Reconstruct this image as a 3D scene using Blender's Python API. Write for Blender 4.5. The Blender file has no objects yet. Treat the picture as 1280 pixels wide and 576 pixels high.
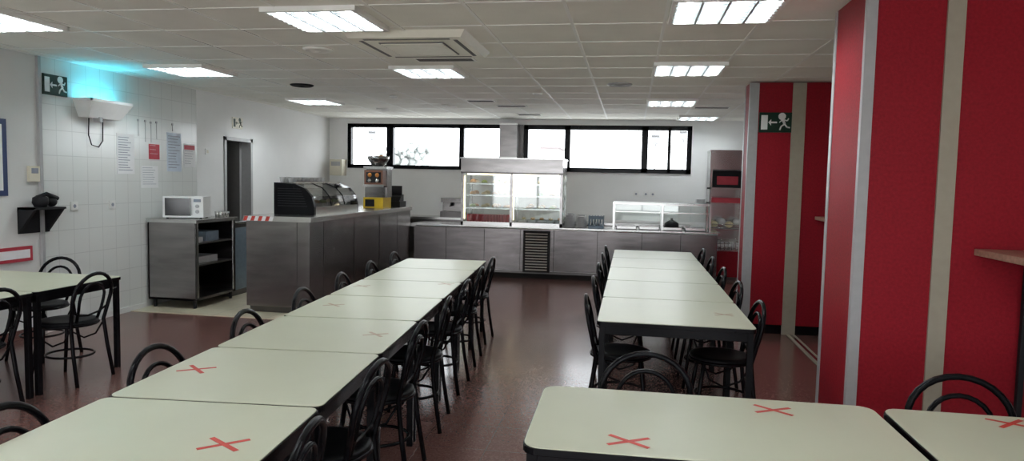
import bpy, bmesh, math, random
from mathutils import Matrix, Vector
random.seed(7)
pi=math.pi
sc=bpy.context.scene
# ---------------------------------------------------------------- materials
def mat(name,col,rough=.5,metal=0.0,noise=0.0,nscale=20,bump=0.0,bscale=60,spec=None,emit=None,estr=0,stretch=None):
    m=bpy.data.materials.new(name); m.use_nodes=True; nt=m.node_tree; p=nt.nodes["Principled BSDF"]
    p.inputs["Base Color"].default_value=(*col,1); p.inputs["Roughness"].default_value=rough; p.inputs["Metallic"].default_value=metal
    if spec is not None: p.inputs["Specular IOR Level"].default_value=spec
    if emit: p.inputs["Emission Color"].default_value=(*emit,1); p.inputs["Emission Strength"].default_value=estr
    tc=nt.nodes.new("ShaderNodeTexCoord"); mp=nt.nodes.new("ShaderNodeMapping"); nt.links.new(tc.outputs["Object"],mp.inputs[0])
    if stretch: mp.inputs["Scale"].default_value=stretch
    if noise>0:
        n=nt.nodes.new("ShaderNodeTexNoise"); n.inputs["Scale"].default_value=nscale; n.inputs["Detail"].default_value=4
        nt.links.new(mp.outputs[0],n.inputs["Vector"])
        r=nt.nodes.new("ShaderNodeValToRGB"); r.color_ramp.elements[0].position=.3; r.color_ramp.elements[1].position=.7
        r.color_ramp.elements[0].color=(*[c*(1-noise) for c in col],1); r.color_ramp.elements[1].color=(*[min(1,c*(1+noise)) for c in col],1)
        nt.links.new(n.outputs["Fac"],r.inputs[0]); nt.links.new(r.outputs[0],p.inputs["Base Color"])
    if bump>0:
        n=nt.nodes.new("ShaderNodeTexNoise"); n.inputs["Scale"].default_value=bscale; nt.links.new(mp.outputs[0],n.inputs["Vector"])
        b=nt.nodes.new("ShaderNodeBump"); b.inputs["Strength"].default_value=bump; b.inputs["Distance"].default_value=.01
        nt.links.new(n.outputs["Fac"],b.inputs["Height"]); nt.links.new(b.outputs[0],p.inputs["Normal"])
    return m
def glassmat(name,tint=(.95,.98,.97),g=.1):
    m=bpy.data.materials.new(name); m.use_nodes=True; nt=m.node_tree; nt.nodes.clear()
    o=nt.nodes.new("ShaderNodeOutputMaterial"); mx=nt.nodes.new("ShaderNodeMixShader"); t=nt.nodes.new("ShaderNodeBsdfTransparent"); gl=nt.nodes.new("ShaderNodeBsdfGlossy")
    t.inputs[0].default_value=(*tint,1); gl.inputs["Roughness"].default_value=.03; mx.inputs[0].default_value=g
    nt.links.new(t.outputs[0],mx.inputs[1]); nt.links.new(gl.outputs[0],mx.inputs[2]); nt.links.new(mx.outputs[0],o.inputs[0]); return m
def gridmat(name,colA,colB,mortar,sx,sy,axes,rough,msize,offx=0,offy=0,offset=0,bump=.2,noise=0.06):
    m=bpy.data.materials.new(name); m.use_nodes=True; nt=m.node_tree; p=nt.nodes["Principled BSDF"]; p.inputs["Roughness"].default_value=rough
    tc=nt.nodes.new("ShaderNodeTexCoord"); s=nt.nodes.new("ShaderNodeSeparateXYZ"); c=nt.nodes.new("ShaderNodeCombineXYZ")
    nt.links.new(tc.outputs["Object"],s.inputs[0]); nt.links.new(s.outputs[axes[0]],c.inputs[0]); nt.links.new(s.outputs[axes[1]],c.inputs[1])
    mp=nt.nodes.new("ShaderNodeMapping"); mp.inputs["Location"].default_value=(offx,offy,0); nt.links.new(c.outputs[0],mp.inputs[0])
    b=nt.nodes.new("ShaderNodeTexBrick"); b.offset=offset; b.inputs["Scale"].default_value=1; b.inputs["Brick Width"].default_value=sx; b.inputs["Row Height"].default_value=sy
    b.inputs["Mortar Size"].default_value=msize; b.inputs["Mortar Smooth"].default_value=.1
    b.inputs["Color1"].default_value=(*colA,1); b.inputs["Color2"].default_value=(*colB,1); b.inputs["Mortar"].default_value=(*mortar,1)
    nt.links.new(mp.outputs[0],b.inputs["Vector"]); nt.links.new(b.outputs["Color"],p.inputs["Base Color"])
    if bump:
        bp=nt.nodes.new("ShaderNodeBump"); bp.inputs["Strength"].default_value=bump; bp.inputs["Distance"].default_value=.004; bp.invert=True
        nt.links.new(b.outputs["Fac"],bp.inputs["Height"]); nt.links.new(bp.outputs[0],p.inputs["Normal"])
    return m
def floormat():
    m=bpy.data.materials.new("terrazzo_floor"); m.use_nodes=True; nt=m.node_tree; p=nt.nodes["Principled BSDF"]
    tc=nt.nodes.new("ShaderNodeTexCoord")
    v=nt.nodes.new("ShaderNodeTexVoronoi"); v.inputs["Scale"].default_value=130; nt.links.new(tc.outputs["Object"],v.inputs["Vector"])
    r=nt.nodes.new("ShaderNodeValToRGB"); e=r.color_ramp.elements
    e[0].position=0; e[0].color=(.13,.060,.050,1); e[1].position=1; e[1].color=(.215,.12,.105,1)
    a=r.color_ramp.elements.new(.6); a.color=(.165,.080,.068,1)
    nt.links.new(v.outputs["Color"],r.inputs[0])
    b=nt.nodes.new("ShaderNodeTexBrick"); b.offset=0; b.inputs["Scale"].default_value=1; b.inputs["Brick Width"].default_value=.4; b.inputs["Row Height"].default_value=.4; b.inputs["Mortar Size"].default_value=.003
    b.inputs["Color1"].default_value=(1,1,1,1); b.inputs["Color2"].default_value=(.93,.93,.93,1); b.inputs["Mortar"].default_value=(.7,.7,.7,1)
    nt.links.new(tc.outputs["Object"],b.inputs["Vector"])
    n=nt.nodes.new("ShaderNodeTexNoise"); n.inputs["Scale"].default_value=1.3; nt.links.new(tc.outputs["Object"],n.inputs["Vector"])
    mx=nt.nodes.new("ShaderNodeMix"); mx.data_type='RGBA'; mx.blend_type='MULTIPLY'; mx.inputs[0].default_value=1
    nt.links.new(r.outputs[0],mx.inputs[6]); nt.links.new(b.outputs[0],mx.inputs[7]); nt.links.new(mx.outputs[2],p.inputs["Base Color"])
    mr=nt.nodes.new("ShaderNodeMapRange"); mr.inputs[3].default_value=.15; mr.inputs[4].default_value=.25; nt.links.new(n.outputs["Fac"],mr.inputs[0]); nt.links.new(mr.outputs[0],p.inputs["Roughness"])
    p.inputs["Specular IOR Level"].default_value=.9
    return m
M={}
M['floor']=floormat()
M['beige_tile']=gridmat("beige_floor_tile",(.60,.54,.40),(.56,.50,.37),(.35,.32,.25),.33,.33,(0,1),.3,.004)
M['ceil']=mat("ceiling_tile",(.87,.85,.785),.9,noise=.04,nscale=2.5,bump=.2,bscale=90)
M['tbar']=mat("ceiling_tbar",(.90,.89,.85),.5)
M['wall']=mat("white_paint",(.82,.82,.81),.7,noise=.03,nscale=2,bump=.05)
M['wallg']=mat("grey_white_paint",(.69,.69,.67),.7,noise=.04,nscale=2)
M['tile']=gridmat("white_wall_tile",(.72,.735,.71),(.70,.715,.69),(.58,.59,.57),.2,.25,(1,2),.16,.0035)
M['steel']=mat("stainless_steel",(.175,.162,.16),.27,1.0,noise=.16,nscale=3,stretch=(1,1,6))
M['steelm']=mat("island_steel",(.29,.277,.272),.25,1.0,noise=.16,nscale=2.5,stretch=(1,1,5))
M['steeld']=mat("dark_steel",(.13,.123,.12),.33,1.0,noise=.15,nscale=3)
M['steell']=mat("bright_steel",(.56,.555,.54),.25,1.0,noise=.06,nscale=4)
M['black']=mat("black_paint",(.004,.004,.005),.25,noise=.2,nscale=8,spec=.13)
M['blackm']=mat("black_matte",(.012,.012,.014),.6,noise=.1,nscale=8,spec=.25)
M['seat']=mat("black_seat",(.006,.006,.007),.4,noise=.2,nscale=30,bump=.1,spec=.14)
M['dark']=mat("dark_interior",(.012,.011,.01),.8,noise=.1)
M['top']=mat("cream_laminate",(.55,.565,.43),.33,noise=.03,nscale=3)
M['red']=mat("red_laminate",(.262,.0075,.016),.55,noise=.14,nscale=60,bump=.12,bscale=120,spec=.18)
M['tape']=mat("red_tape",(.50,.045,.03),.5,noise=.15,nscale=40)
M['tapef']=mat("faded_tape",(.46,.34,.24),.5,noise=.15,nscale=40)
M['beige']=mat("beige_strip",(.34,.305,.235),.5,noise=.04)
M['grey']=mat("grey_strip",(.38,.38,.38),.4,noise=.04)
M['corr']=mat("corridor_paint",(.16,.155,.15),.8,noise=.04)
M['white']=mat("white_plastic",(.78,.78,.76),.4,noise=.02)
M['cream']=mat("cream_plastic",(.66,.62,.50),.45,noise=.02)
M['creaml']=mat("light_cream_plastic",(.82,.79,.68),.45,noise=.02)
M['paper']=mat("paper",(.80,.80,.80),.8,noise=.02)
M['paperb']=mat("bluish_paper",(.58,.64,.72),.8,noise=.05)
M['ink']=mat("ink",(.25,.27,.32),.8,noise=.1)
M['redp']=mat("red_print",(.42,.03,.05),.6,noise=.1)
M['green']=mat("exit_green",(.006,.028,.016),.4,noise=.05,spec=.25)
M['blue']=mat("blue_frame",(.02,.04,.12),.4,noise=.05)
M['wood']=mat("shelf_wood",(.38,.22,.16),.45,noise=.2,nscale=5,stretch=(1,8,8))
M['orange']=mat("orange_fruit",(.60,.23,.04),.5,noise=.12,nscale=30,bump=.2)
M['yellow']=mat("yellow_plastic",(.66,.44,.02),.4,noise=.04)
M['brown']=mat("brown_cast",(.24,.10,.06),.35,noise=.1)
M['food1']=mat("pastry",(.55,.30,.10),.6,noise=.3,nscale=40)
M['food2']=mat("salad",(.25,.36,.08),.6,noise=.3,nscale=40)
M['food3']=mat("cream_food",(.75,.65,.42),.6,noise=.2,nscale=40)
M['glass']=glassmat("clear_glass")
M['glassb']=glassmat("window_glass",(.97,.98,.98),.04)
M['glassd']=glassmat("tinted_glass",(.62,.62,.60),.18)
M['plate']=mat("china",(.62,.62,.62),.25,noise=.03)
M['crate']=mat("blue_grey_crate",(.20,.26,.32),.5,noise=.1)
M['lite']=mat("diffuser_light",(.7,.7,.7),.5,emit=(.84,.94,1.0),estr=.5)
M['tube']=mat("fluorescent_tube",(.9,.9,.9),.5,emit=(.90,.965,1.0),estr=60)
M['louv']=mat("louvre_aluminium",(.50,.53,.54),.35,.6,noise=.02)
M['warm']=mat("warm_tube",(.9,.8,.6),.5,emit=(1,.82,.56),estr=4.5)
M['cyan']=mat("uv_tube",(.2,.8,.9),.5,emit=(.06,.72,1.0),estr=30)
M['pave']=mat("paving",(.70,.70,.68),.9,noise=.1)
M['leaf']=mat("hazy_foliage",(.27,.285,.275),.9,noise=.08,nscale=2)
M['haze']=mat("hazy_facade",(.24,.21,.21),.9,noise=.1)
M['lampw']=mat("lamp_globe",(.20,.20,.205),.5,noise=.05)
M['ovens']=mat("dark_glass",(.02,.02,.022),.1)

# ---------------------------------------------------------------- builder
class B:
    def __init__(s,Mx=None):
        s.bm=bmesh.new(); s.mats=[]; s.M=Mx or Matrix.Identity(4)
    def mi(s,m):
        if m not in s.mats: s.mats.append(m)
        return s.mats.index(m)
    def face(s,vs,m,sm=False):
        try: f=s.bm.faces.new(vs)
        except ValueError: return
        f.material_index=s.mi(m); f.smooth=sm
    def V(s,p): return s.bm.verts.new(s.M@Vector(p))
    def box(s,x0,x1,y0,y1,z0,z1,m,R=None):
        c=Vector(((x0+x1)/2,(y0+y1)/2,(z0+z1)/2)); v=[]
        for x in (x0,x1):
            for y in (y0,y1):
                for z in (z0,z1):
                    p=Vector((x,y,z))
                    if R is not None: p=c+R@(p-c)
                    v.append(s.V(p))
        for q in ((0,1,3,2),(4,6,7,5),(0,4,5,1),(2,3,7,6),(0,2,6,4),(1,5,7,3)): s.face([v[i] for i in q],m)
    def hexa(s,pts,m):  # 8 points: bottom 4, top 4
        v=[s.V(p) for p in pts]
        for q in ((3,2,1,0),(4,5,6,7),(0,1,5,4),(1,2,6,5),(2,3,7,6),(3,0,4,7)): s.face([v[i] for i in q],m)
    def prism(s,pts,axis,a,b,m,mcap=None):
        def P(q,t):
            return {'x':(t,q[0],q[1]),'y':(q[0],t,q[1]),'z':(q[0],q[1],t)}[axis]
        va=[s.V(P(q,a)) for q in pts]; vb=[s.V(P(q,b)) for q in pts]; n=len(pts)
        for i in range(n): s.face([va[i],va[(i+1)%n],vb[(i+1)%n],vb[i]],m)
        s.face(va[::-1],m); s.face(vb,mcap or m)
    def tube(s,pts,r,m,seg=8,closed=False,sm=True):
        pts=[Vector(p) for p in pts]; n=len(pts); rings=[]; prev=None
        for i,p in enumerate(pts):
            if closed: t=pts[(i+1)%n]-pts[i-1]
            else: t=pts[min(i+1,n-1)]-pts[max(i-1,0)]
            t.normalize()
            if prev is None: u=t.orthogonal().normalized()
            else:
                u=prev-t*prev.dot(t)
                u=u.normalized() if u.length>1e-6 else t.orthogonal().normalized()
            prev=u; w=t.cross(u); rr=r[i] if isinstance(r,(list,tuple)) else r
            rings.append([s.V(p+(u*math.cos(2*pi*k/seg)+w*math.sin(2*pi*k/seg))*rr) for k in range(seg)])
        for i in range(n if closed else n-1):
            a=rings[i]; b=rings[(i+1)%n]
            for k in range(seg): s.face([a[k],a[(k+1)%seg],b[(k+1)%seg],b[k]],m,sm)
        if not closed: s.face(rings[0][::-1],m); s.face(rings[-1],m)
    def lathe(s,prof,c,m,seg=20,sm=True):
        rings=[]
        for r,z in prof:
            rings.append([s.V((c[0]+max(r,1e-4)*math.cos(2*pi*k/seg),c[1]+max(r,1e-4)*math.sin(2*pi*k/seg),c[2]+z)) for k in range(seg)])
        for a,b in zip(rings,rings[1:]):
            for k in range(seg): s.face([a[k],a[(k+1)%seg],b[(k+1)%seg],b[k]],m,sm)
        s.face(rings[0][::-1],m); s.face(rings[-1],m)
    def cyl(s,p0,p1,r,m,seg=12): s.tube([p0,p1],r,m,seg)
    def ball(s,c,r,m,sz=1,seg=10):
        s.lathe([(r*math.sin(pi*i/6),-r*sz*math.cos(pi*i/6)) for i in range(7)],c,m,seg)
    def make(s,name,bevel=0,loc=(0,0,0),rot=0,parent=None):
        bmesh.ops.recalc_face_normals(s.bm,faces=s.bm.faces[:])
        me=bpy.data.meshes.new(name); s.bm.to_mesh(me); s.bm.free()
        for m in s.mats: me.materials.append(M[m])
        ob=bpy.data.objects.new(name,me); sc.collection.objects.link(ob); ob.location=loc; ob.rotation_euler[2]=rot
        if bevel:
            md=ob.modifiers.new("bevel",'BEVEL'); md.width=bevel; md.segments=2; md.limit_method='ANGLE'; md.angle_limit=math.radians(50)
        return ob
def inst(src,name,loc,rot):
    ob=bpy.data.objects.new(name,src.data); sc.collection.objects.link(ob); ob.location=loc; ob.rotation_euler[2]=rot
    for md in src.modifiers:
        n=ob.modifiers.new(md.name,md.type)
        if md.type=='BEVEL': n.width=md.width; n.segments=md.segments; n.limit_method=md.limit_method; n.angle_limit=md.angle_limit
    return ob

LX,RX,BY,FY,H=-5.65,2.6,12.65,-4.0,2.7
# ---------------------------------------------------------------- room shell
b=B(); b.box(LX-.15,RX+.15,FY-.15,BY+.15,-.1,0,'floor'); b.make("floor")
b=B(); b.box(LX,-3.75,7.2,BY,0,.006,'beige_tile'); b.make("floor_tiled_service_area")
b=B(); b.box(LX-.15,RX+.15,FY-.15,BY+.15,H,H+.1,'ceil'); b.make("ceiling")
b=B()
xs=[-.44+.632*k for k in range(-9,6)]
ys=[4.38+.64*k for k in range(-14,14)]
for x in xs:
    if LX<x<RX: b.box(x-.012,x+.012,FY,BY,H-.004,H,'tbar')
for y in ys:
    if FY<y<BY: b.box(LX,RX,y-.012,y+.012,H-.0036,H,'tbar')
b.box(LX,LX+.025,FY,BY,H-.005,H,'tbar'); b.box(LX,RX,BY-.025,BY,H-.005,H,'tbar')
b.make("trim_ceiling_grid")
# left wall with door opening
DY0,DY1,DZ=9.12,9.86,2.13
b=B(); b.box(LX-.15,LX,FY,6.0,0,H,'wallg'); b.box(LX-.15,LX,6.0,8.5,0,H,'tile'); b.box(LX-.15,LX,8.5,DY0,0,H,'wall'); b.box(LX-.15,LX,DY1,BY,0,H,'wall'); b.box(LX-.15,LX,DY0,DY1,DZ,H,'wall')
b.make("wall_left")
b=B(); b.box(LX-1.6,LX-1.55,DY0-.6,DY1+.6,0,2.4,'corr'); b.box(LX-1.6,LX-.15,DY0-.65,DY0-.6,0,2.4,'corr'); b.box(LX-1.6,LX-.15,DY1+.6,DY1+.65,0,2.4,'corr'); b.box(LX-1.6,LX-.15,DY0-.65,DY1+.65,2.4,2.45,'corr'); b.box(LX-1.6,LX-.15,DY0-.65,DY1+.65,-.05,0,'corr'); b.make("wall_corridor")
b=B(); b.box(LX-.16,LX+.02,DY0,DY0+.05,0,DZ,'grey'); b.box(LX-.16,LX+.02,DY1-.05,DY1,0,DZ,'grey'); b.box(LX-.16,LX+.02,DY0,DY1,DZ-.05,DZ,'grey'); b.make("trim_door_frame")
b=B(); b.box(LX-.85,LX-.14,DY1-.10,DY1-.055,.01,DZ-.06,'corr'); b.box(LX-.14,LX-.135,DY1-.10,DY1-.055,.01,DZ-.06,'grey'); b.cyl((LX-.78,DY1-.16,1.0),(LX-.78,DY1-.10,1.0),.012,'steell'); b.cyl((LX-.78,DY1-.16,1.0),(LX-.66,DY1-.16,1.0),.01,'steell'); b.make("door_1")
# right wall
b=B(); b.box(RX,RX+.15,FY,BY,0,H,'wall'); b.make("wall_right")
# back wall w/ window openings
WZ0,WZ1=1.77,2.6
b=B(); b.box(LX,RX,BY,BY+.15,0,WZ0,'wall'); b.box(LX,RX,BY,BY+.15,WZ1,H,'wall')
for a,c in ((LX,-5.28),(-2.28,-1.93),(1.02,RX)): b.box(a,c,BY,BY+.15,WZ0,WZ1,'wall')
b.make("wall_back")
def window(n,x0,x1,mull,f=.07):
    b=B()
    y0,y1=BY-.02,BY+.09
    b.box(x0,x1,y0,y1,WZ0,WZ0+f,'black'); b.box(x0,x1,y0,y1,WZ1-f,WZ1,'black'); b.box(x0,x0+f,y0,y1,WZ0,WZ1,'black'); b.box(x1-f,x1,y0,y1,WZ0,WZ1,'black')
    for mx,w in mull: b.box(mx-w/2,mx+w/2,y0,y1,WZ0+.01,WZ1-.01,'black')
    b.box(x0+.02,x1-.02,BY+.045,BY+.05,WZ0+.02,WZ1-.02,'glassb')
    b.make("window_%d"%n)
window(1,-5.28,-2.28,[(-4.45,.13),(-3.08,.09)])
window(2,-1.93,1.02,[(-1.14,.10),(.22,.11),(.64,.05)],.08)
# unseen front wall behind camera; windows added and sized to let in fill light
b=B(); b.box(LX,RX,FY-.15,FY,0,.5,'wall'); b.box(LX,RX,FY-.15,FY,2.55,H,'wall')
for a,c in ((LX,-5.3),(-1.7,-1.4),(2.3,RX)): b.box(a,c,FY-.15,FY,.5,2.55,'wall')
b.make("wall_front")
for n,(x0,x1) in enumerate(((-5.3,-1.7),(-1.4,2.3)),3):
    b=B()
    for a in (x0,(x0+x1)/2-.03,x1-.06): b.box(a,a+.06,FY-.1,FY-.02,.5,2.55,'black')
    b.box(x0,x1,FY-.1,FY-.02,.5,.56,'black'); b.box(x0,x1,FY-.1,FY-.02,2.49,2.55,'black'); b.make("window_%d"%n)
# baseboards
b=B(); b.box(LX,LX+.012,FY,6.0,0,.09,'floor'); b.box(LX,LX+.012,6.0,7.45,0,.06,'wallg'); b.make("baseboard_left")
b=B(); b.box(LX,LX+.03,5.965,6.0,0,H-.01,'grey'); b.make("trim_wall_pipe")
# ---------------------------------------------------------------- folded red partitions
def partition(name,x0,y0,th,strips,xend,corner):
    b=B()
    b.box(x0,xend,y0,y0+th,.10,H-.01,'red'); b.box(x0+.01,xend,y0+.015,y0+th-.015,0,.10,'black')
    b.box(x0-.006,x0+corner,y0-.008,y0+.03,.0,H-.012,'grey')
    for a,c in strips: b.box(a,c,y0-.014,y0+.02,0,H-.012,'beige')
    b.box(x0-.005,x0,y0+th-.05,y0+th,.0,H-.012,'grey')
    return b.make(name)
partition("wall_red_partition",1.235,4.15,.62,[(1.63,1.72)],RX,.05)
partition("wall_red_partition.001",1.225,7.9,.34,[(1.655,1.79)],RX,.09)
b=B(); b.box(1.70,1.79,4.8,7.86,0,.008,'beige'); b.box(1.73,1.76,4.8,7.86,.008,.010,'steell'); b.make("trim_floor_track")
def barshelf(x0,y0,y1):
    b=B(); b.box(x0,RX,y0,y1,1.25,1.285,'wood')
    for i in range(2):
        y=y0+.1+(y1-y0-.2)*i
        b.prism([(RX,1.25),(x0+.15,1.25),(RX,.85)],'y',y-.015,y+.015,'blackm')
    b.box(x0+.23,x0+.26,y1-.06,y1-.03,.0,1.25,'blackm')
    b.make("bar_shelf",.004)
barshelf(1.83,2.2,4.13); barshelf(1.93,4.8,7.87)
# ---------------------------------------------------------------- exit signs
def signM(loc,rz): return Matrix.Translation(Vector(loc))@Matrix.Rotation(rz,4,'Z')
def exit_sign(loc,rz,w,h,flip=False,board='green',fig='white'):
    b=B(signM(loc,rz)); b.box(-w/2,w/2,-.012,0,-h/2,h/2,board); k=-1 if flip else 1
    def bx(x0,x1,z0,z1,R=0):
        X0,X1=sorted((x0*k*w,x1*k*w)); b.box(X0,X1,-.0145,-.011,z0*h,z1*h,fig,Matrix.Rotation(R*k,3,'Y'))
    bx(-.44,-.24,-.36,.36)
    bx(-.20,.05,-.04,.04)
    b.prism([(-.22*w*k,0),(-.13*w*k,.16*h),(-.13*w*k,-.16*h)],'y',-.0145,-.011,fig)
    b.cyl((.2*w*k,-.0145,.3*h),(.2*w*k,-.011,.3*h),.035*w/.3,fig,12)
    def limb(p,q,t): 
        b.tube([(p[0]*w*k,-.013,p[1]*h),(q[0]*w*k,-.013,q[1]*h)],t*h,fig,6)
    limb((.22,.16),(.28,-.08),.065); limb((.22,.14),(.12,.0),.03); limb((.24,.14),(.36,.08),.03); limb((.36,.08),(.40,.2),.03)
    limb((.28,-.08),(.18,-.2),.04); limb((.18,-.2),(.14,-.38),.035); limb((.28,-.08),(.36,-.24),.04); limb((.36,-.24),(.45,-.26),.035)
    return b.make("exit_sign")
exit_sign((LX,6.19,2.44),pi/2,.30,.20)
exit_sign((1.49,7.9,2.27),0,.33,.21,flip=False)
exit_sign((LX,9.47,2.34),pi/2,.26,.16,board='creaml',fig='green')
# ---------------------------------------------------------------- left wall things
b=B()
y0,y1=6.42,7.02
b.hexa([(LX+.0,y0+.07,2.16),(LX+.12,y0+.07,2.16),(LX+.12,y1-.07,2.16),(LX+.0,y1-.07,2.16),(LX+.0,y0,2.32),(LX+.22,y0,2.32),(LX+.22,y1,2.32),(LX+.0,y1,2.32)],'white')
b.tube([(LX+.1,y0+.07,2.345),(LX+.1,y1-.07,2.345)],.014,'cyan',8)
b.box(LX+.205,LX+.22,y0,y1,2.32,2.35,'white'); b.box(LX,LX+.22,y0,y0+.015,2.32,2.35,'white'); b.box(LX,LX+.22,y1-.015,y1,2.32,2.35,'white')
b.box(LX+.06,LX+.14,y0+.2,y0+.24,2.12,2.17,'grey'); b.tube([(LX+.01,6.62,2.17),(LX+.02,6.60,1.98),(LX+.02,6.64,1.88),(LX+.02,6.74,1.86),(LX+.02,6.80,1.93),(LX+.01,6.82,2.17)],.006,'blackm',6)
b.make("insect_trap_wall_lamp")
def poster(name,y0,y1,z0,z1,base,lines,lm='ink',head=None):
    b=B(); b.box(LX,LX+.004,y0,y1,z0,z1,base); h=(z1-z0)
    if head: b.box(LX+.004,LX+.005,y0+.01,y1-.01,z1-h*.25,z1-h*.06,head)
    top=z1-h*(.3 if head else .08)
    for i in range(lines):
        z=top-(top-z0-.02)*i/lines; w=(y1-y0)*random.uniform(.5,.85); b.box(LX+.004,LX+.005,y0+(y1-y0)*.08,y0+(y1-y0)*.08+w,z-h*.018,z,lm)
    b.make(name)
poster("pinned_poster",7.03,7.31,1.58,2.03,'paper',14)
poster("pinned_poster",7.56,7.75,1.76,1.94,'redp',3,'paper')
poster("pinned_poster",7.89,8.17,1.62,2.10,'paperb',12)
poster("pinned_poster",8.22,8.46,1.68,1.98,'paper',6,'ink','redp')
poster("pinned_poster",7.42,7.72,1.42,1.68,'paper',8)
b=B()
for y,zt,zb in ((7.38,2.2,2.02),(7.50,2.2,1.96),(7.60,2.19,1.96),(7.70,2.2,2.0),(8.0,2.2,2.12)):
    b.cyl((LX+.006,y,zb),(LX+.006,y,zt),.003,'grey',6); b.box(LX,LX+.01,y-.012,y+.012,zt-.01,zt+.015,'grey')
b.make("hanging_clips")
b=B(); b.box(LX,LX+.03,5.84,5.96,1.49,1.64,'cream'); b.box(LX+.03,LX+.033,5.86,5.94,1.57,1.62,'ink'); b.make("thermostat",.004)
b=B(); b.box(LX,LX+.02,4.7,5.61,1.36,2.06,'blue'); b.box(LX+.02,LX+.022,4.75,5.56,1.41,2.01,'paper'); b.make("framed_wall_poster")
b=B(); b.box(LX,LX+.02,5.3,5.86,.74,.88,'redp'); b.box(LX+.02,LX+.022,5.33,5.83,.77,.85,'paper'); b.make("red_framed_notice")
b=B(); b.prism([(LX,1.25),(LX+.20,1.25),(LX,1.0)],'y',5.72,5.75,'blackm'); b.prism([(LX,1.25),(LX+.20,1.25),(LX,1.0)],'y',6.05,6.08,'blackm'); b.box(LX,LX+.2,5.72,6.08,1.23,1.25,'blackm')
b.box(LX,LX+.01,5.72,6.08,1.0,1.25,'blackm')
b.lathe([(.05,0),(.07,.04),(.065,.09),(.03,.11)],(LX+.1,5.88,1.25),'blackm'); b.ball((LX+.11,6.0,1.30),.05,'blackm'); b.tube([(LX+.1,5.84,1.34),(LX+.13,5.92,1.375),(LX+.13,6.05,1.33)],.022,'blackm',8); b.make("telephone_on_bracket")
for y,z in ((6.4,1.24),(6.94,1.24)):
    b=B(); b.box(LX,LX+.012,y-.045,y+.045,z-.045,z+.045,'white'); b.cyl((LX+.012,y,z),(LX+.014,y,z),.02,'ink',12); b.make("electrical_socket",.002)
b=B(); b.box(LX,LX+.012,8.68,8.76,1.86,1.94,'white'); b.box(LX+.012,LX+.016,8.70,8.74,1.88,1.92,'cream'); b.make("light_switch",.002)
# ---------------------------------------------------------------- ceiling fixtures
def troffer(x0,x1,y0,y1,nx=4,ny=9):
    b=B(); z=H
    b.box(x0,x1,y0,y1,z-.004,z-.002,'lite')
    for a in ((x0-.02,x1+.02,y0-.02,y0+.012),(x0-.02,x1+.02,y1-.012,y1+.02),(x0-.02,x0+.012,y0,y1),(x1-.012,x1+.02,y0,y1)): b.box(*a,z-.034,z-.001,'tbar')
    for i in range(nx):
        x=x0+(x1-x0)*(i+.5)/nx; b.box(x-.014,x+.014,y0+.02,y1-.02,z-.012,z-.005,'tube')
    for i in range(1,nx): 
        x=x0+(x1-x0)*i/nx; b.box(x-.007,x+.007,y0,y1,z-.038,z-.005,'louv')
    for i in range(1,ny): 
        y=y0+(y1-y0)*i/ny; b.box(x0,x1,y-.004,y+.004,z-.038,z-.014,'louv')
    b.make("ceiling_light_panel")
for a in [(-2.42,-1.80,4.38,5.0),(.23,.85,4.33,4.93),(-4.92,-4.3,4.23,4.84),(-4.93,-4.31,6.57,7.19),(-2.37,-1.75,6.74,7.36),(.19,.81,6.64,7.26),(-4.86,-4.28,9.45,10.05),(.19,.81,9.45,10.1),(.75,1.35,11.7,12.3),
          (-2.42,-1.80,1.7,2.3),(.23,.85,1.7,2.3),(-4.92,-4.3,1.7,2.3),(-2.42,-1.80,-1,-.4),(.23,.85,-1,-.4),(-4.92,-4.3,-1,-.4)]:
    troffer(*a)
# AC cassette
b=B(); x0,x1,y0,y1=-2.20,-1.24,5.12,6.08
b.hexa([(x0+.04,y0+.04,H-.05),(x1-.04,y0+.04,H-.05),(x1-.04,y1-.04,H-.05),(x0+.04,y1-.04,H-.05),(x0,y0,H),(x1,y0,H),(x1,y1,H),(x0,y1,H)],'creaml')
b.box(x0+.22,x1-.22,y0+.22,y1-.22,H-.056,H-.05,'corr')
for i in range(11):
    y=y0+.24+.046*i; b.box(x0+.23,x1-.23,y,y+.026,H-.062,H-.056,'creaml')
for a in ((x0+.14,x1-.14,y0+.09,y0+.12),(x0+.14,x1-.14,y1-.12,y1-.09),(x0+.09,x0+.12,y0+.14,y1-.14),(x1-.12,x1-.09,y0+.14,y1-.14)): b.box(*a,H-.0525,H-.049,'corr')
b.make("ceiling_air_conditioner")
def slot(x0,x1,y0,y1):
    b=B(); b.box(x0,x1,y0,y1,H-.012,H,'tbar')
    n=4
    for i in range(n):
        y=y0+.02+(y1-y0-.04)*i/n; b.box(x0+.02,x1-.02,y,y+(y1-y0-.04)/n*.6,H-.0135,H-.012,'dark')
    b.make("ceiling_vent_grille")
slot(-2.0,-1.44,6.28,6.46); slot(-2.3,-1.9,9.6,9.8); slot(-2.0,-1.55,10.25,10.45); slot(-1.9,-1.5,11.6,11.8); slot(.85,1.35,10.4,10.55)
def rnd(x,y,r,m='tbar'):
    b=B(); b.lathe([(r,0),(r,-.008),(r*.85,-.02),(r*.82,-.02),(r*.72,-.010),(r*.5,-.02),(r*.35,-.012),(r*.2,-.03),(.001,-.032)],(x,y,H),m,24); b.make("ceiling_round_diffuser")
rnd(-2.71,5.83,.13); rnd(-3.97,8.09,.14,'blackm'); rnd(-.16,8.07,.14,'grey'); rnd(-3.95,10.9,.12); rnd(-2.73,10.4,.12); rnd(-1.2,8.9,.06,'white'); rnd(-3.2,9.2,.06,'white')
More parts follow.
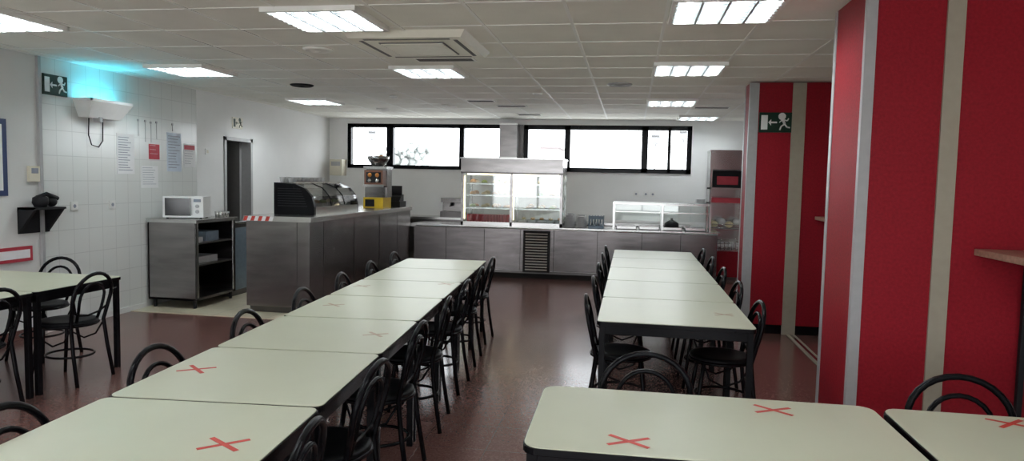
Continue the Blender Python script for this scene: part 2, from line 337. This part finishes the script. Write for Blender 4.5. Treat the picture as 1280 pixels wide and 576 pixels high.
# ---------------------------------------------------------------- dining chair
def chair():
    b=B()
    b.lathe([(.001,.435),(.17,.435),(.195,.442),(.203,.455),(.198,.468),(.17,.472),(.12,.466),(.001,.463)],(0,0,0),'seat',28)
    b.tube([(.2*math.cos(2*pi*k/28),.2*math.sin(2*pi*k/28),.44) for k in range(28)],.011,'black',8,True)
    def yy(z):
        if z<.45: return -.155-.07*(.45-z)/.45
        return -.165-.085*(z-.45)/.39
    pts=[(-.19,yy(0),.0),(-.178,yy(.25),.25),(-.168,yy(.45),.45),(-.185,yy(.56),.56),(-.198,yy(.64),.64)]
    for i in range(1,14):
        a=pi*i/14; z=.655+.175*math.sin(a); pts.append((-.2*math.cos(a),yy(z),z))
    pts+=[(-p[0],p[1],p[2]) for p in pts[:5]][::-1]
    b.tube(pts,.014,'black',10)
    pts=[(-.105,yy(.46)+.01,.46),(-.118,yy(.55),.55),(-.125,yy(.62),.62)]
    for i in range(1,12):
        a=pi*i/12; z=.635+.12*math.sin(a); pts.append((-.127*math.cos(a),yy(z),z))
    pts+=[(-p[0],p[1],p[2]) for p in pts[:3]][::-1]
    b.tube(pts,.011,'black',8)
    b.tube([(-.185,yy(.56),.56),(-.1,yy(.52)+.004,.52),(0,yy(.50)+.006,.505),(.1,yy(.52)+.004,.52),(.185,yy(.56),.56)],.008,'black',8)
    for s in (-1,1):
        b.tube([(s*.135,.125,.44),(s*.15,.15,.25),(s*.172,.185,0)],[.014,.014,.012],'black',8)
        b.tube([(s*.168,-.155,.42),(s*.16,-.10,.33),(s*.158,.0,.29),(s*.15,.09,.33),(s*.137,.125,.42)],.007,'black',6)
    b.tube([(.155*math.cos(2*pi*k/24),-.01+.165*math.sin(2*pi*k/24),.2) for k in range(24)],.009,'black',8,True)
    return b.make("dining_chair")
CH=None
def put_chair(x,y,rz):
    global CH
    rz+=random.uniform(-.07,.07)
    if CH is None:
        CH=chair(); CH.location=(x,y,0); CH.rotation_euler[2]=rz; return
    inst(CH,"dining_chair",(x,y,0),rz)
# ---------------------------------------------------------------- tables
def rrect(w,d,r,n=5):
    pts=[]
    for cx,cy,a0 in ((w/2-r,d/2-r,0),(-w/2+r,d/2-r,pi/2),(-w/2+r,-d/2+r,pi),(w/2-r,-d/2+r,1.5*pi)):
        for i in range(n+1):
            a=a0+pi/2*i/n; pts.append((cx+r*math.cos(a),cy+r*math.sin(a)))
    return pts
def table(w,d,r=.035,name="dining_table"):
    b=B()
    b.prism(rrect(w,d,r),'z',.722,.745,'black'); b.prism(rrect(w-.008,d-.008,r),'z',.745,.75,'top')
    b.box(-w/2+.02,w/2-.02,-d/2+.02,-d/2+.045,.665,.722,'black'); b.box(-w/2+.02,w/2-.02,d/2-.045,d/2-.02,.665,.722,'black')
    b.box(-w/2+.02,-w/2+.045,-d/2+.02,d/2-.02,.665,.722,'black'); b.box(w/2-.045,w/2-.02,-d/2+.02,d/2-.02,.665,.722,'black')
    for sx in (-1,1):
        for sy in (-1,1):
            x=sx*(w/2-.035); y=sy*(d/2-.035); b.box(x-.018,x+.018,y-.018,y+.018,0,.722,'black')
    return b.make(name,.002)
def cross(x,y,m='tape',s=.16,rz=0,ar=1.0):
    b=B()
    for k,a in enumerate((.62,-.62)):
        R=Matrix.Rotation(a+random.uniform(-.06,.06),3,'Z'); b.box(-s/2,s/2,-.009,.009,.0004+k*.0004,.0008+k*.0004,m,R)
    b.make("tape_cross",loc=(x,y,.75),rot=rz)
ang=math.radians(4.4)
T=None
def lx(y): return -1.525-.077*(y-2.4)
for i in range(7):
    yc=1.56+.806*i+.403
    if T is None: T=table(.845,.80); T.location=(lx(yc),yc,0); T.rotation_euler[2]=ang
    else: inst(T,"dining_table",(lx(yc),yc,0),ang)
for y in (1.95,2.78,3.65,4.48,5.30,6.10,6.92):
    put_chair(lx(y)-.425+.16,y,-pi/2+ang)
for y in (1.98,2.76,3.57,4.37,5.18,5.98,6.8):
    put_chair(lx(y)+.425-.13,y,pi/2+ang)
T2=None
for i in range(5):
    yc=4.3+.94*i+.47
    if T2 is None: T2=table(.95,.932); T2.location=(.295,yc,0)
    else: inst(T2,"dining_table",(.295,yc,0),0)
for i in range(5):
    yc=4.3+.94*i+.47
    put_chair(-.18+.15,yc,-pi/2); put_chair(.77-.14,yc+.05,pi/2)
t=table(1.28,.70,.06); t.location=(.315,2.535,0); t.rotation_euler[2]=.01
t=table(1.28,.70,.06); t.location=(1.62,2.535,0); t.rotation_euler[2]=0
put_chair(.12,2.95,pi+.05); put_chair(1.36,2.88,pi)
t=table(1.45,.85); t.location=(-4.81,4.70,0)
inst(t,"dining_table",(-4.81,3.84,0),0)
put_chair(-4.22,4.70,pi/2); put_chair(-4.22,3.86,pi/2+.1); put_chair(-4.95,5.22,pi); put_chair(-5.25,3.3,0)
for x,y,m in ((-1.24,1.99,'tape'),(-1.84,2.75,'tape'),(-1.92,4.37,'tapef'),(-1.34,3.60,'tapef'),(.02,2.30,'tape'),(.56,2.75,'tape'),(1.40,2.79,'tape'),(.63,4.74,'tapef'),(-2.05,5.2,'tapef'),(-1.45,5.5,'tapef')):
    cross(x,y,m,.16 if m=='tape' else .14,random.uniform(-.1,.1))
# ---------------------------------------------------------------- serving counter
CY=11.32; CZ=.85
b=B()
b.box(-3.55,1.36,CY+.05,CY+.75,.0,.09,'dark')
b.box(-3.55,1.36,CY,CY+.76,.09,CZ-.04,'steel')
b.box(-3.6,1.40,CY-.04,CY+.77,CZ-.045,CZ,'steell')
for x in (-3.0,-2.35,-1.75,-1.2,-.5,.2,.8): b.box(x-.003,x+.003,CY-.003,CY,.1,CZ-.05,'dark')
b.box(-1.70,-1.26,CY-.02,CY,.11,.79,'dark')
for i in range(14):
    z=.14+i*.045; b.box(-1.66,-1.30,CY-.04,CY-.022,z,z+.024,'steell',Matrix.Rotation(-.5,3,'X'))
b.box(-3.55,1.36,CY-.012,CY,.09,.13,'steeld')
b.tube([(-3.5,CY-.07,CZ-.03),(1.36,CY-.07,CZ-.03)],.012,'steell',8)
for x in (-3.4,-2.6,-1.8,-1.0,-.2,.6,1.3): b.box(x-.01,x+.01,CY-.07,CY-.03,CZ-.04,CZ-.02,'steell')
b.make("serving_counter")
b=B(); x0,x1,y0,y1=-2.76,-1.08,CY+.02,CY+.70
z0,z1=CZ,1.96
b.box(x0,x1,y0,y1,z0,z0+.06,'steell'); b.box(x0,x1,y0-.03,y1,z1-.26,z1-.02,'steelm'); b.box(x0-.015,x1+.015,y0-.045,y1,z1-.02,z1,'steell')
b.box(x0-.001,x1+.001,y0-.036,y0-.03,z1-.26,z1-.235,'steeld')
for x in (x0,(x0+x1)/2-.02,x1-.04):
    for y in (y0,y1-.04): b.box(x,x+.04,y,y+.04,z0,z1-.26,'steelm')
for z in (1.12,1.33,1.52):
    b.box(x0+.04,x1-.04,y0+.06,y1-.05,z,z+.012,'glass'); b.box(x0+.04,x1-.04,y0+.05,y0+.06,z,z+.022,'steell'); b.box(x0+.04,x1-.04,y1-.05,y1-.04,z,z+.022,'steell')
b.box(x0+.04,x1-.04,y0+.012,y0+.018,z0+.06,z1-.26,'glass'); b.box(x0+.012,x0+.018,y0+.04,y1-.04,z0+.06,z1-.26,'glass'); b.box(x1-.018,x1-.012,y0+.04,y1-.04,z0+.06,z1-.26,'glass')
b.box(x0+.08,x1-.08,y0+.10,y0+.13,z1-.285,z1-.26,'warm')
b.box(x0+.045,x0+.055,y0+.05,y0+.07,z0+.1,z1-.30,'warm'); b.box((x0+x1)/2+.03,(x0+x1)/2+.04,y0+.05,y0+.07,z0+.1,z1-.30,'warm')
b.make("food_display_case")
b=B()
for z in (1.132,1.342,1.532):
    x=x0+.16
    while x<x1-.14:
        if abs(x-(x0+x1)/2)>.1:
            for yy_ in (y0+.2,y0+.45):
                k=random.random(); m=random.choice(['food1','food2','food3','food1'])
                if z>1.5 and k<.5: continue
                b.lathe([(.03,0),(.075,.012),(.08,.018),(.06,.014)],(x,yy_,z),'plate',14)
                b.lathe([(.055,.014),(.05,.035+.02*k),(.02,.05+.03*k)],(x,yy_,z),m,9)
        x+=.19
b.make("plated_food_assortment")
b=B()
for i in range(16):
    for j in range(3):
        x=x0+.1+i*.05
        if x<-1.98: b.lathe([(.02,0),(.022,.01),(.022,.10),(.016,.115)],(x,y0+.12+j*.08,z0+.06),'redp',9); b.lathe([(.017,.1155),(.017,.118)],(x,y0+.12+j*.08,z0+.06),'steell',9)
b.make("drink_can_rows")
b=B()
for i in range(5):
    x=-1.8+i*.15; b.box(x,x+.12,y0+.15,y0+.4,z0+.062,z0+.10,'plate'); b.ball((x+.06,y0+.25,z0+.12),.04,random.choice(['food1','food3','food2']),.6)
b.make("dessert_trays")
b=B()
for (x,y,n,r) in ((-.97,CY+.14,12,.085),(-.78,CY+.14,11,.085),(-.97,CY+.38,13,.085),(-.78,CY+.38,12,.085)):
    for i in range(n): b.lathe([(r*.55,0),(r*.6,.004),(r,.016),(r,.019),(r*.55,.008)],(x,y,CZ+i*.017),'plate',20)
b.make("plate_stack")
b=B()
b.box(-.66,-.42,CY+.12,CY+.5,CZ,CZ+.015,'crate')
for i in range(6):
    b.box(-.66+.046*i,-.65+.046*i,CY+.12,CY+.5,CZ+.015,CZ+.2,'crate')
b.box(-.66,-.42,CY+.12,CY+.13,CZ+.02,CZ+.05,'crate'); b.box(-.66,-.42,CY+.12,CY+.13,CZ+.15,CZ+.2,'crate')
b.make("tray_rack")
b=B(); sx0,sx1=-.27,1.26
for x in (sx0,(sx0+sx1)/2,sx1-.03):
    b.box(x,x+.03,CY+.08,CY+.11,CZ,1.28,'steell'); b.box(x,x+.03,CY+.55,CY+.58,CZ,1.28,'steell')
b.box(sx0,sx1,CY+.04,CY+.6,1.27,1.285,'glass'); b.box(sx0,sx1,CY+.04,CY+.06,1.255,1.29,'steell'); b.box(sx0,sx1,CY+.58,CY+.6,1.255,1.29,'steell')
b.box(sx0+.03,sx1-.03,CY+.085,CY+.09,1.0,1.25,'glass'); b.box(sx0,sx1,CY+.07,CY+.11,1.13,1.145,'steell')
b.make("sneeze_guard")
b=B()
for i in range(4):
    x=sx0+.06+i*.36
    b.box(x,x+.32,CY+.14,CY+.54,CZ,CZ+.012,'steeld'); b.box(x,x+.32,CY+.14,CY+.15,CZ,CZ+.05,'steell'); b.box(x,x+.32,CY+.53,CY+.54,CZ,CZ+.05,'steell'); b.box(x,x+.01,CY+.14,CY+.54,CZ,CZ+.05,'steell'); b.box(x+.31,x+.32,CY+.14,CY+.54,CZ,CZ+.05,'steell')
b.make("food_warmer_pans")
b=B(); b.lathe([(.10,0),(.12,.02),(.11,.10),(.05,.14),(.02,.15),(.02,.18)],(.67,CY+.33,CZ+.013),'blackm',16); b.make("soup_pot")
b=B()
b.box(1.02,1.2,CY+.2,CY+.4,1.29,1.30,'plate')
for i in range(5): b.lathe([(.05,0),(.08,.01),(.08,.013)],(1.11,CY+.3,1.30+i*.012),'plate',14)
b.make("saucer_stack")
b=B(); b.box(LX+.02,-2.9,12.15,BY-.01,.0,.06,'dark'); b.box(LX+.02,-2.9,12.13,BY-.01,.06,.88,'steel'); b.box(LX+.02,-2.88,12.11,BY-.01,.88,.92,'steell'); b.make("back_worktop")
b=B(); b.box(-2.7,1.0,12.25,BY-.01,0,.86,'steel'); b.box(-2.72,1.02,12.22,BY-.01,.86,.90,'steell'); b.make("rear_kitchen_bench")
b=B(); b.box(-3.35,-2.95,12.2,12.55,.92,1.02,'steeld'); b.box(-3.33,-2.97,12.3,12.55,1.02,1.18,'steelm'); b.box(-3.34,-2.96,12.2,12.55,1.18,1.26,'steelm'); b.cyl((-3.15,12.26,1.18),(-3.15,12.26,1.12),.03,'black'); b.tube([(-3.15,12.26,1.13),(-3.15,12.12,1.12)],.01,'black'); b.make("espresso_machine",.004)
b=B()
for x in (.05,.22,.34):
    b.box(x,x+.09,BY-.012,BY,1.36,1.45,'white'); b.cyl((x+.045,BY-.014,1.405),(x+.045,BY-.011,1.405),.02,'ink',10)
b.make("electrical_socket_row")
b=B(); b.box(-2.31,-2.0,BY-.36,BY-.03,1.98,2.60,'steelm'); b.box(-2.27,-1.94,BY-.03,BY,2.0,2.6,'steeld'); b.box(-2.32,-1.99,BY-.37,BY-.36,1.98,2.01,'steell'); b.box(-2.32,-1.99,BY-.37,BY-.36,2.57,2.60,'steell'); b.make("ventilation_duct_box")
b=B(); b.box(-5.55,-5.31,BY-.22,BY-.001,1.62,1.92,'cream'); b.box(-5.52,-5.34,BY-.225,BY-.22,1.80,1.88,'grey'); b.make("paper_towel_dispenser",.01)
# rack at right of counter
b=B(); x0,x1,y0,y1=1.30,1.88,12.13,12.62
for x in (x0,x1-.03):
    for y in (y0,y1-.03): b.box(x,x+.03,y,y+.03,0,2.1,'steell')
b.box(x0-.01,x1+.01,y0-.02,y1,1.85,2.15,'steell'); b.box(x0-.015,x1+.015,y0-.03,y1,2.14,2.17,'steell'); b.box(x0,x1,y1-.02,y1,.1,1.85,'steell'); b.box(x0,x0+.01,y0,y1,.55,1.85,'steell')
b.box(x0,x1,y0,y1,1.52,1.55,'steell'); b.box(x0+.05,x1-.05,y0+.1,y1-.05,1.55,1.83,'blackm'); b.box(x0+.12,x1-.12,y0+.095,y0+.1,1.60,1.74,'redp')
b.box(x0,x1,y0,y1,1.28,1.30,'steell'); b.box(x0+.03,x1-.03,y0+.05,y1-.05,1.30,1.38,'redp')
b.box(x0,x1,y0,y1,.84,.86,'steell'); b.box(x0,x1,y0,y1,.5,.52,'steell')
for z in (.56,.62,.68,.88,.94): b.tube([(x0,y0-.01,z),(x1,y0-.01,z)],.006,'steell',6)
for i in range(9): b.tube([(x0+.03+i*.06,y0-.01,.52),(x0+.03+i*.06,y0-.01,.70)],.005,'steell',6)
b.box(x0+.03,x1-.03,y0-.005,y0+.02,.06,.49,'red')
b.make("bread_rack")
b=B()
for i in range(7):
    b.ball((x0+.10+.125*(i%4),y0+.13+.16*(i//4),.935+.05*(i%2)),.07,random.choice(['plate','food3','plate']),.8,12)
b.make("bread_bags")
b=B()
for i in range(6): b.ball((x0+.09+.08*i,y0+.15,.58),.055,'paper',.9,10)
b.make("napkin_bundles")
# ---------------------------------------------------------------- island bar
IX0,IX1,IY0,IY1,IZ=-4.38,-3.60,7.52,11.26,1.13
b=B()
b.box(IX0+.02,IX1-.03,IY0+.04,IY1,0.006,.08,'steeld')
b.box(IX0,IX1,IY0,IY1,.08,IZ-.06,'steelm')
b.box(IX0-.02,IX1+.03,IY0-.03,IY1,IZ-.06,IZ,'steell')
for y in (7.9,8.85,9.8,10.6): b.box(IX1,IX1+.003,y-.003,y+.003,.08,IZ-.06,'dark')
b.box(IX1-.154,IX1-.148,IY0-.003,IY0,.08,IZ-.06,'dark')
b.make("bar_counter",.003)
b=B()
n=8; L=.36
for i in range(n):
    b.prism([(IX0-.02+i*L/n,IZ-.055),(IX0-.02+(i+1)*L/n,IZ-.055),(IX0+.0+(i+1)*L/n,IZ-.003),(IX0+.0+i*L/n,IZ-.003)],'y',IY0-.033,IY0-.03,'tape' if i%2==0 else 'paper')
b.make("hazard_tape_strip")
b=B(); X0,X1,Y0,Y1=-4.28,-3.76,7.98,9.38; z=IZ
prof=[(X0,z),(X1,z),(X1,z+.10),(X1-.03,z+.22),(X1-.12,z+.32),(X1-.26,z+.375),(X0,z+.385)]
b.prism([(p[0],p[1]) for p in prof],'y',Y0,Y0+.05,'black'); b.prism([(p[0],p[1]) for p in prof],'y',Y1-.03,Y1,'black')
b.box(X0,X1,Y0+.05,Y1-.03,z,z+.09,'steell'); b.box(X0,X0+.22,Y0+.05,Y0+.35,z+.09,z+.37,'blackm')
g=prof[2:]
for p,q in zip(g,g[1:]):
    b.hexa([(p[0],Y0+.05,p[1]),(p[0],Y1-.03,p[1]),(p[0]-.005,Y1-.03,p[1]-.005),(p[0]-.005,Y0+.05,p[1]-.005),(q[0],Y0+.05,q[1]),(q[0],Y1-.03,q[1]),(q[0]-.005,Y1-.03,q[1]-.005),(q[0]-.005,Y0+.05,q[1]-.005)],'glassd')
for k in (Y0+.5,Y0+.92): b.tube([(p[0]+.002,k,p[1]) for p in g],.007,'black',6)
b.box(X1-.30,X1-.26,Y0+.05,Y1-.03,z+.37,z+.395,'steell'); b.box(X0+.1,X1-.06,Y0+.06,Y1-.04,z+.22,z+.228,'glass')
for i in range(8): b.box(X0+.05,X1-.09-.012*i,Y0-.004,Y0,z+.10+i*.03,z+.107+i*.03,'blackm')
for i in range(5): b.box(X0+.15,X1-.08,Y0+.4+.19*i,Y0+.56+.19*i,z+.09,z+.13,'plate'); 
for i in range(5): b.ball((X1-.2,Y0+.48+.19*i,z+.14),.05,random.choice(['food1','food2','food3']),.6)
b.make("refrigerated_tapas_display")
b=B()
for i in range(9):
    for j in range(2):
        b.lathe([(.025,0),(.035,.06),(.035,.065),(.022,.006)],(X0+.06+.11*j,Y0+.1+.11*i,z+.387),'plate',10)
b.make("coffee_cup_rows")
# juicer
b=B(); jx,jy=-3.92,10.55; z=IZ
b.box(jx-.16,jx+.16,jy-.17,jy+.2,z,z+.16,'yellow'); b.box(jx-.13,jx+.02,jy-.175,jy-.17,z+.02,z+.13,'blackm')
b.box(jx-.17,jx+.17,jy-.02,jy+.2,z+.16,z+.62,'steelm'); b.box(jx-.15,jx+.15,jy-.16,jy-.02,z+.34,z+.58,'brown'); b.box(jx-.16,jx+.16,jy-.17,jy-.155,z+.32,z+.36,'steell'); b.box(jx-.16,jx+.16,jy-.10,jy-.02,z+.16,z+.32,'steelm')
b.box(jx-.12,jx+.12,jy-.165,jy-.16,z+.39,z+.55,'ovens')
for s in (-1,1):
    b.ball((jx+s*.06,jy-.16,z+.505),.035,'orange'); b.ball((jx+s*.06,jy-.16,z+.42),.035,'steell')
b.box(jx-.19,jx+.19,jy-.1,jy+.2,z+.60,z+.64,'steell')
b.lathe([(.07,.64),(.10,.66),(.165,.75),(.17,.80),(.165,.80),(.16,.755),(.095,.67)],(jx,jy+.05,z),'steelm',20)
for k in range(6): b.ball((jx+.07*math.cos(k*2.4)*(k>0),jy+.05+.07*math.sin(k*2.4),z+.76+.005*k),.036,'orange')
b.make("orange_juicer")
b=B(); rx,ry=-3.82,11.05
b.box(rx-.18,rx+.16,ry-.16,ry+.16,z,z+.09,'blackm'); b.hexa([(rx-.16,ry-.14,z+.09),(rx+.14,ry-.14,z+.09),(rx+.14,ry+.1,z+.09),(rx-.16,ry+.1,z+.09),(rx-.16,ry-.05,z+.16),(rx+.14,ry-.05,z+.16),(rx+.14,ry+.1,z+.2),(rx-.16,ry+.1,z+.2)],'blackm'); b.box(rx-.14,rx+.12,ry+.05,ry+.08,z+.18,z+.34,'ovens')
b.make("cash_register",.004)
# ---------------------------------------------------------------- microwave cabinet
X0,X1,Y0,Y1,Z1=LX+.03,-5.0,7.48,8.32,1.06
b=B()
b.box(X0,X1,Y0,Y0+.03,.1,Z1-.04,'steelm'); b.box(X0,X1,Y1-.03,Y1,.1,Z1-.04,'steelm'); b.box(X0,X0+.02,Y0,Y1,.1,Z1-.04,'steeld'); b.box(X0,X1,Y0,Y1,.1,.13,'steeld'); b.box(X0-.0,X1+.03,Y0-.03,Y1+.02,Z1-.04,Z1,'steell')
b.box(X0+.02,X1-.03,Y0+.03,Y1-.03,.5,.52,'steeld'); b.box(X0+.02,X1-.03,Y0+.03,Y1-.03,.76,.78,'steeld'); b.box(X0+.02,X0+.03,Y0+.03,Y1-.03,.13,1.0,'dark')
b.box(X1-.012,X1-.0,Y0,Y0+.06,.1,Z1-.04,'steell'); b.box(X1-.012,X1,Y1-.06,Y1,.1,Z1-.04,'steell')
for x in (X0+.04,X1-.06):
    for y in (Y0+.03,Y1-.06): b.box(x,x+.03,y,y+.03,0.006,.1,'blackm')
b.make("steel_service_cabinet",.002)
b=B()
b.box(X1-.35,X1-.08,Y0+.35,Y0+.6,.78,.90,'crate'); b.box(X1-.3,X1-.1,Y0+.1,Y0+.3,.78,.84,'plate'); b.box(X1-.35,X1-.1,Y0+.2,Y0+.6,.52,.60,'plate'); b.make("stored_trays",.004)
b=B(Matrix.Translation((-5.32,7.80,Z1))@Matrix.Rotation(math.radians(18),4,'Z'))
b.box(-.23,.23,-.16,.16,.012,.265,'white'); b.box(-.205,.09,-.166,-.16,.035,.245,'ovens'); b.box(.105,.22,-.165,-.16,.03,.25,'white'); b.box(.12,.205,-.168,-.165,.20,.235,'ink')
for z_ in (.085,.15): b.cyl((.163,-.165,z_),(.163,-.18,z_),.022,'grey',14)
b.cyl((.09,-.175,.04),(.09,-.175,.24),.007,'grey')
for s in (-1,1):
    for q in (-1,1): b.cyl((.19*s,.12*q,0),(.19*s,.12*q,.012),.015,'blackm')
b.make("microwave_oven",.004)
b=B()
for i in range(6): b.lathe([(.025,0),(.034,.07)],(-5.12+.05*(i%2),8.12+.06*(i//2),Z1),'steell',10)
b.make("steel_cup_group")
b=B(); b.box(LX+.02,-5.1,8.38,8.82,0.006,.95,'steeld'); b.box(-5.1,-5.09,8.42,8.78,.08,.9,'crate'); b.box(LX+.02,-5.08,8.37,8.84,.95,.98,'steell'); b.make("undercounter_fridge",.003)
# ---------------------------------------------------------------- outside
b=B(); b.box(-120,80,BY+.3,160,-.3,-.2,'pave'); b.box(-60,60,-60,FY-.3,-.3,-.2,'pave'); b.make("outdoor_ground")  # unseen ground, added in a pale tone to bounce sky light indoors
for x,y,h in ((-11.4,30,3.3),(.95,30,3.25),(2.15,31,3.5)):
    b=B(); b.cyl((x,y,-.2),(x,y,h),.035,'lampw'); b.ball((x,y,h+.15),.22,'lampw'); b.lathe([(.26,.0),(.05,.10)],(x,y,h+.3),'lampw'); b.make("street_lamp")
for x,y,h in ((-19.5,60,4.6),(-21.5,62,3.9)):
    b=B(); b.cyl((x,y,-.2),(x,y,h-1),.15,'leaf')
    for k in range(90): b.ball((x+random.gauss(0,.9),y+random.uniform(-1,1),h-1.0+random.gauss(0,.5)),random.uniform(.15,.38),'leaf')
    b.make("distant_tree")
b=B(); b.box(-9,-7.2,70,76,-.2,4.9,'haze')
for i in range(3): b.box(-8.8+.55*i,-8.5+.55*i,69.95,70,3.6,4.4,'lampw')
b.prism([(-9.2,4.9),(-7.0,4.9),(-8.1,5.6)],'y',69.9,76,'haze'); b.make("distant_building")
# ---------------------------------------------------------------- world
w=bpy.data.worlds.new("overcast_sky"); sc.world=w; w.use_nodes=True; bg=w.node_tree.nodes["Background"]; bg.inputs[0].default_value=(.93,.96,1,1); bg.inputs[1].default_value=6.0
# ---------------------------------------------------------------- camera
ca=bpy.data.cameras.new("camera"); ca.sensor_width=36; ca.lens=880/1280*36; ca.clip_end=500
co=bpy.data.objects.new("camera",ca); sc.collection.objects.link(co); sc.camera=co
R=Matrix.Rotation(math.atan(147/880),4,'Z')@Matrix.Rotation(math.radians(90-4.08),4,'X')@Matrix.Rotation(0.021,4,'Z')
co.matrix_world=Matrix.Translation((0,0,1.6))@R
sc.view_settings.view_transform='Standard'
sc.view_settings.exposure=0.2
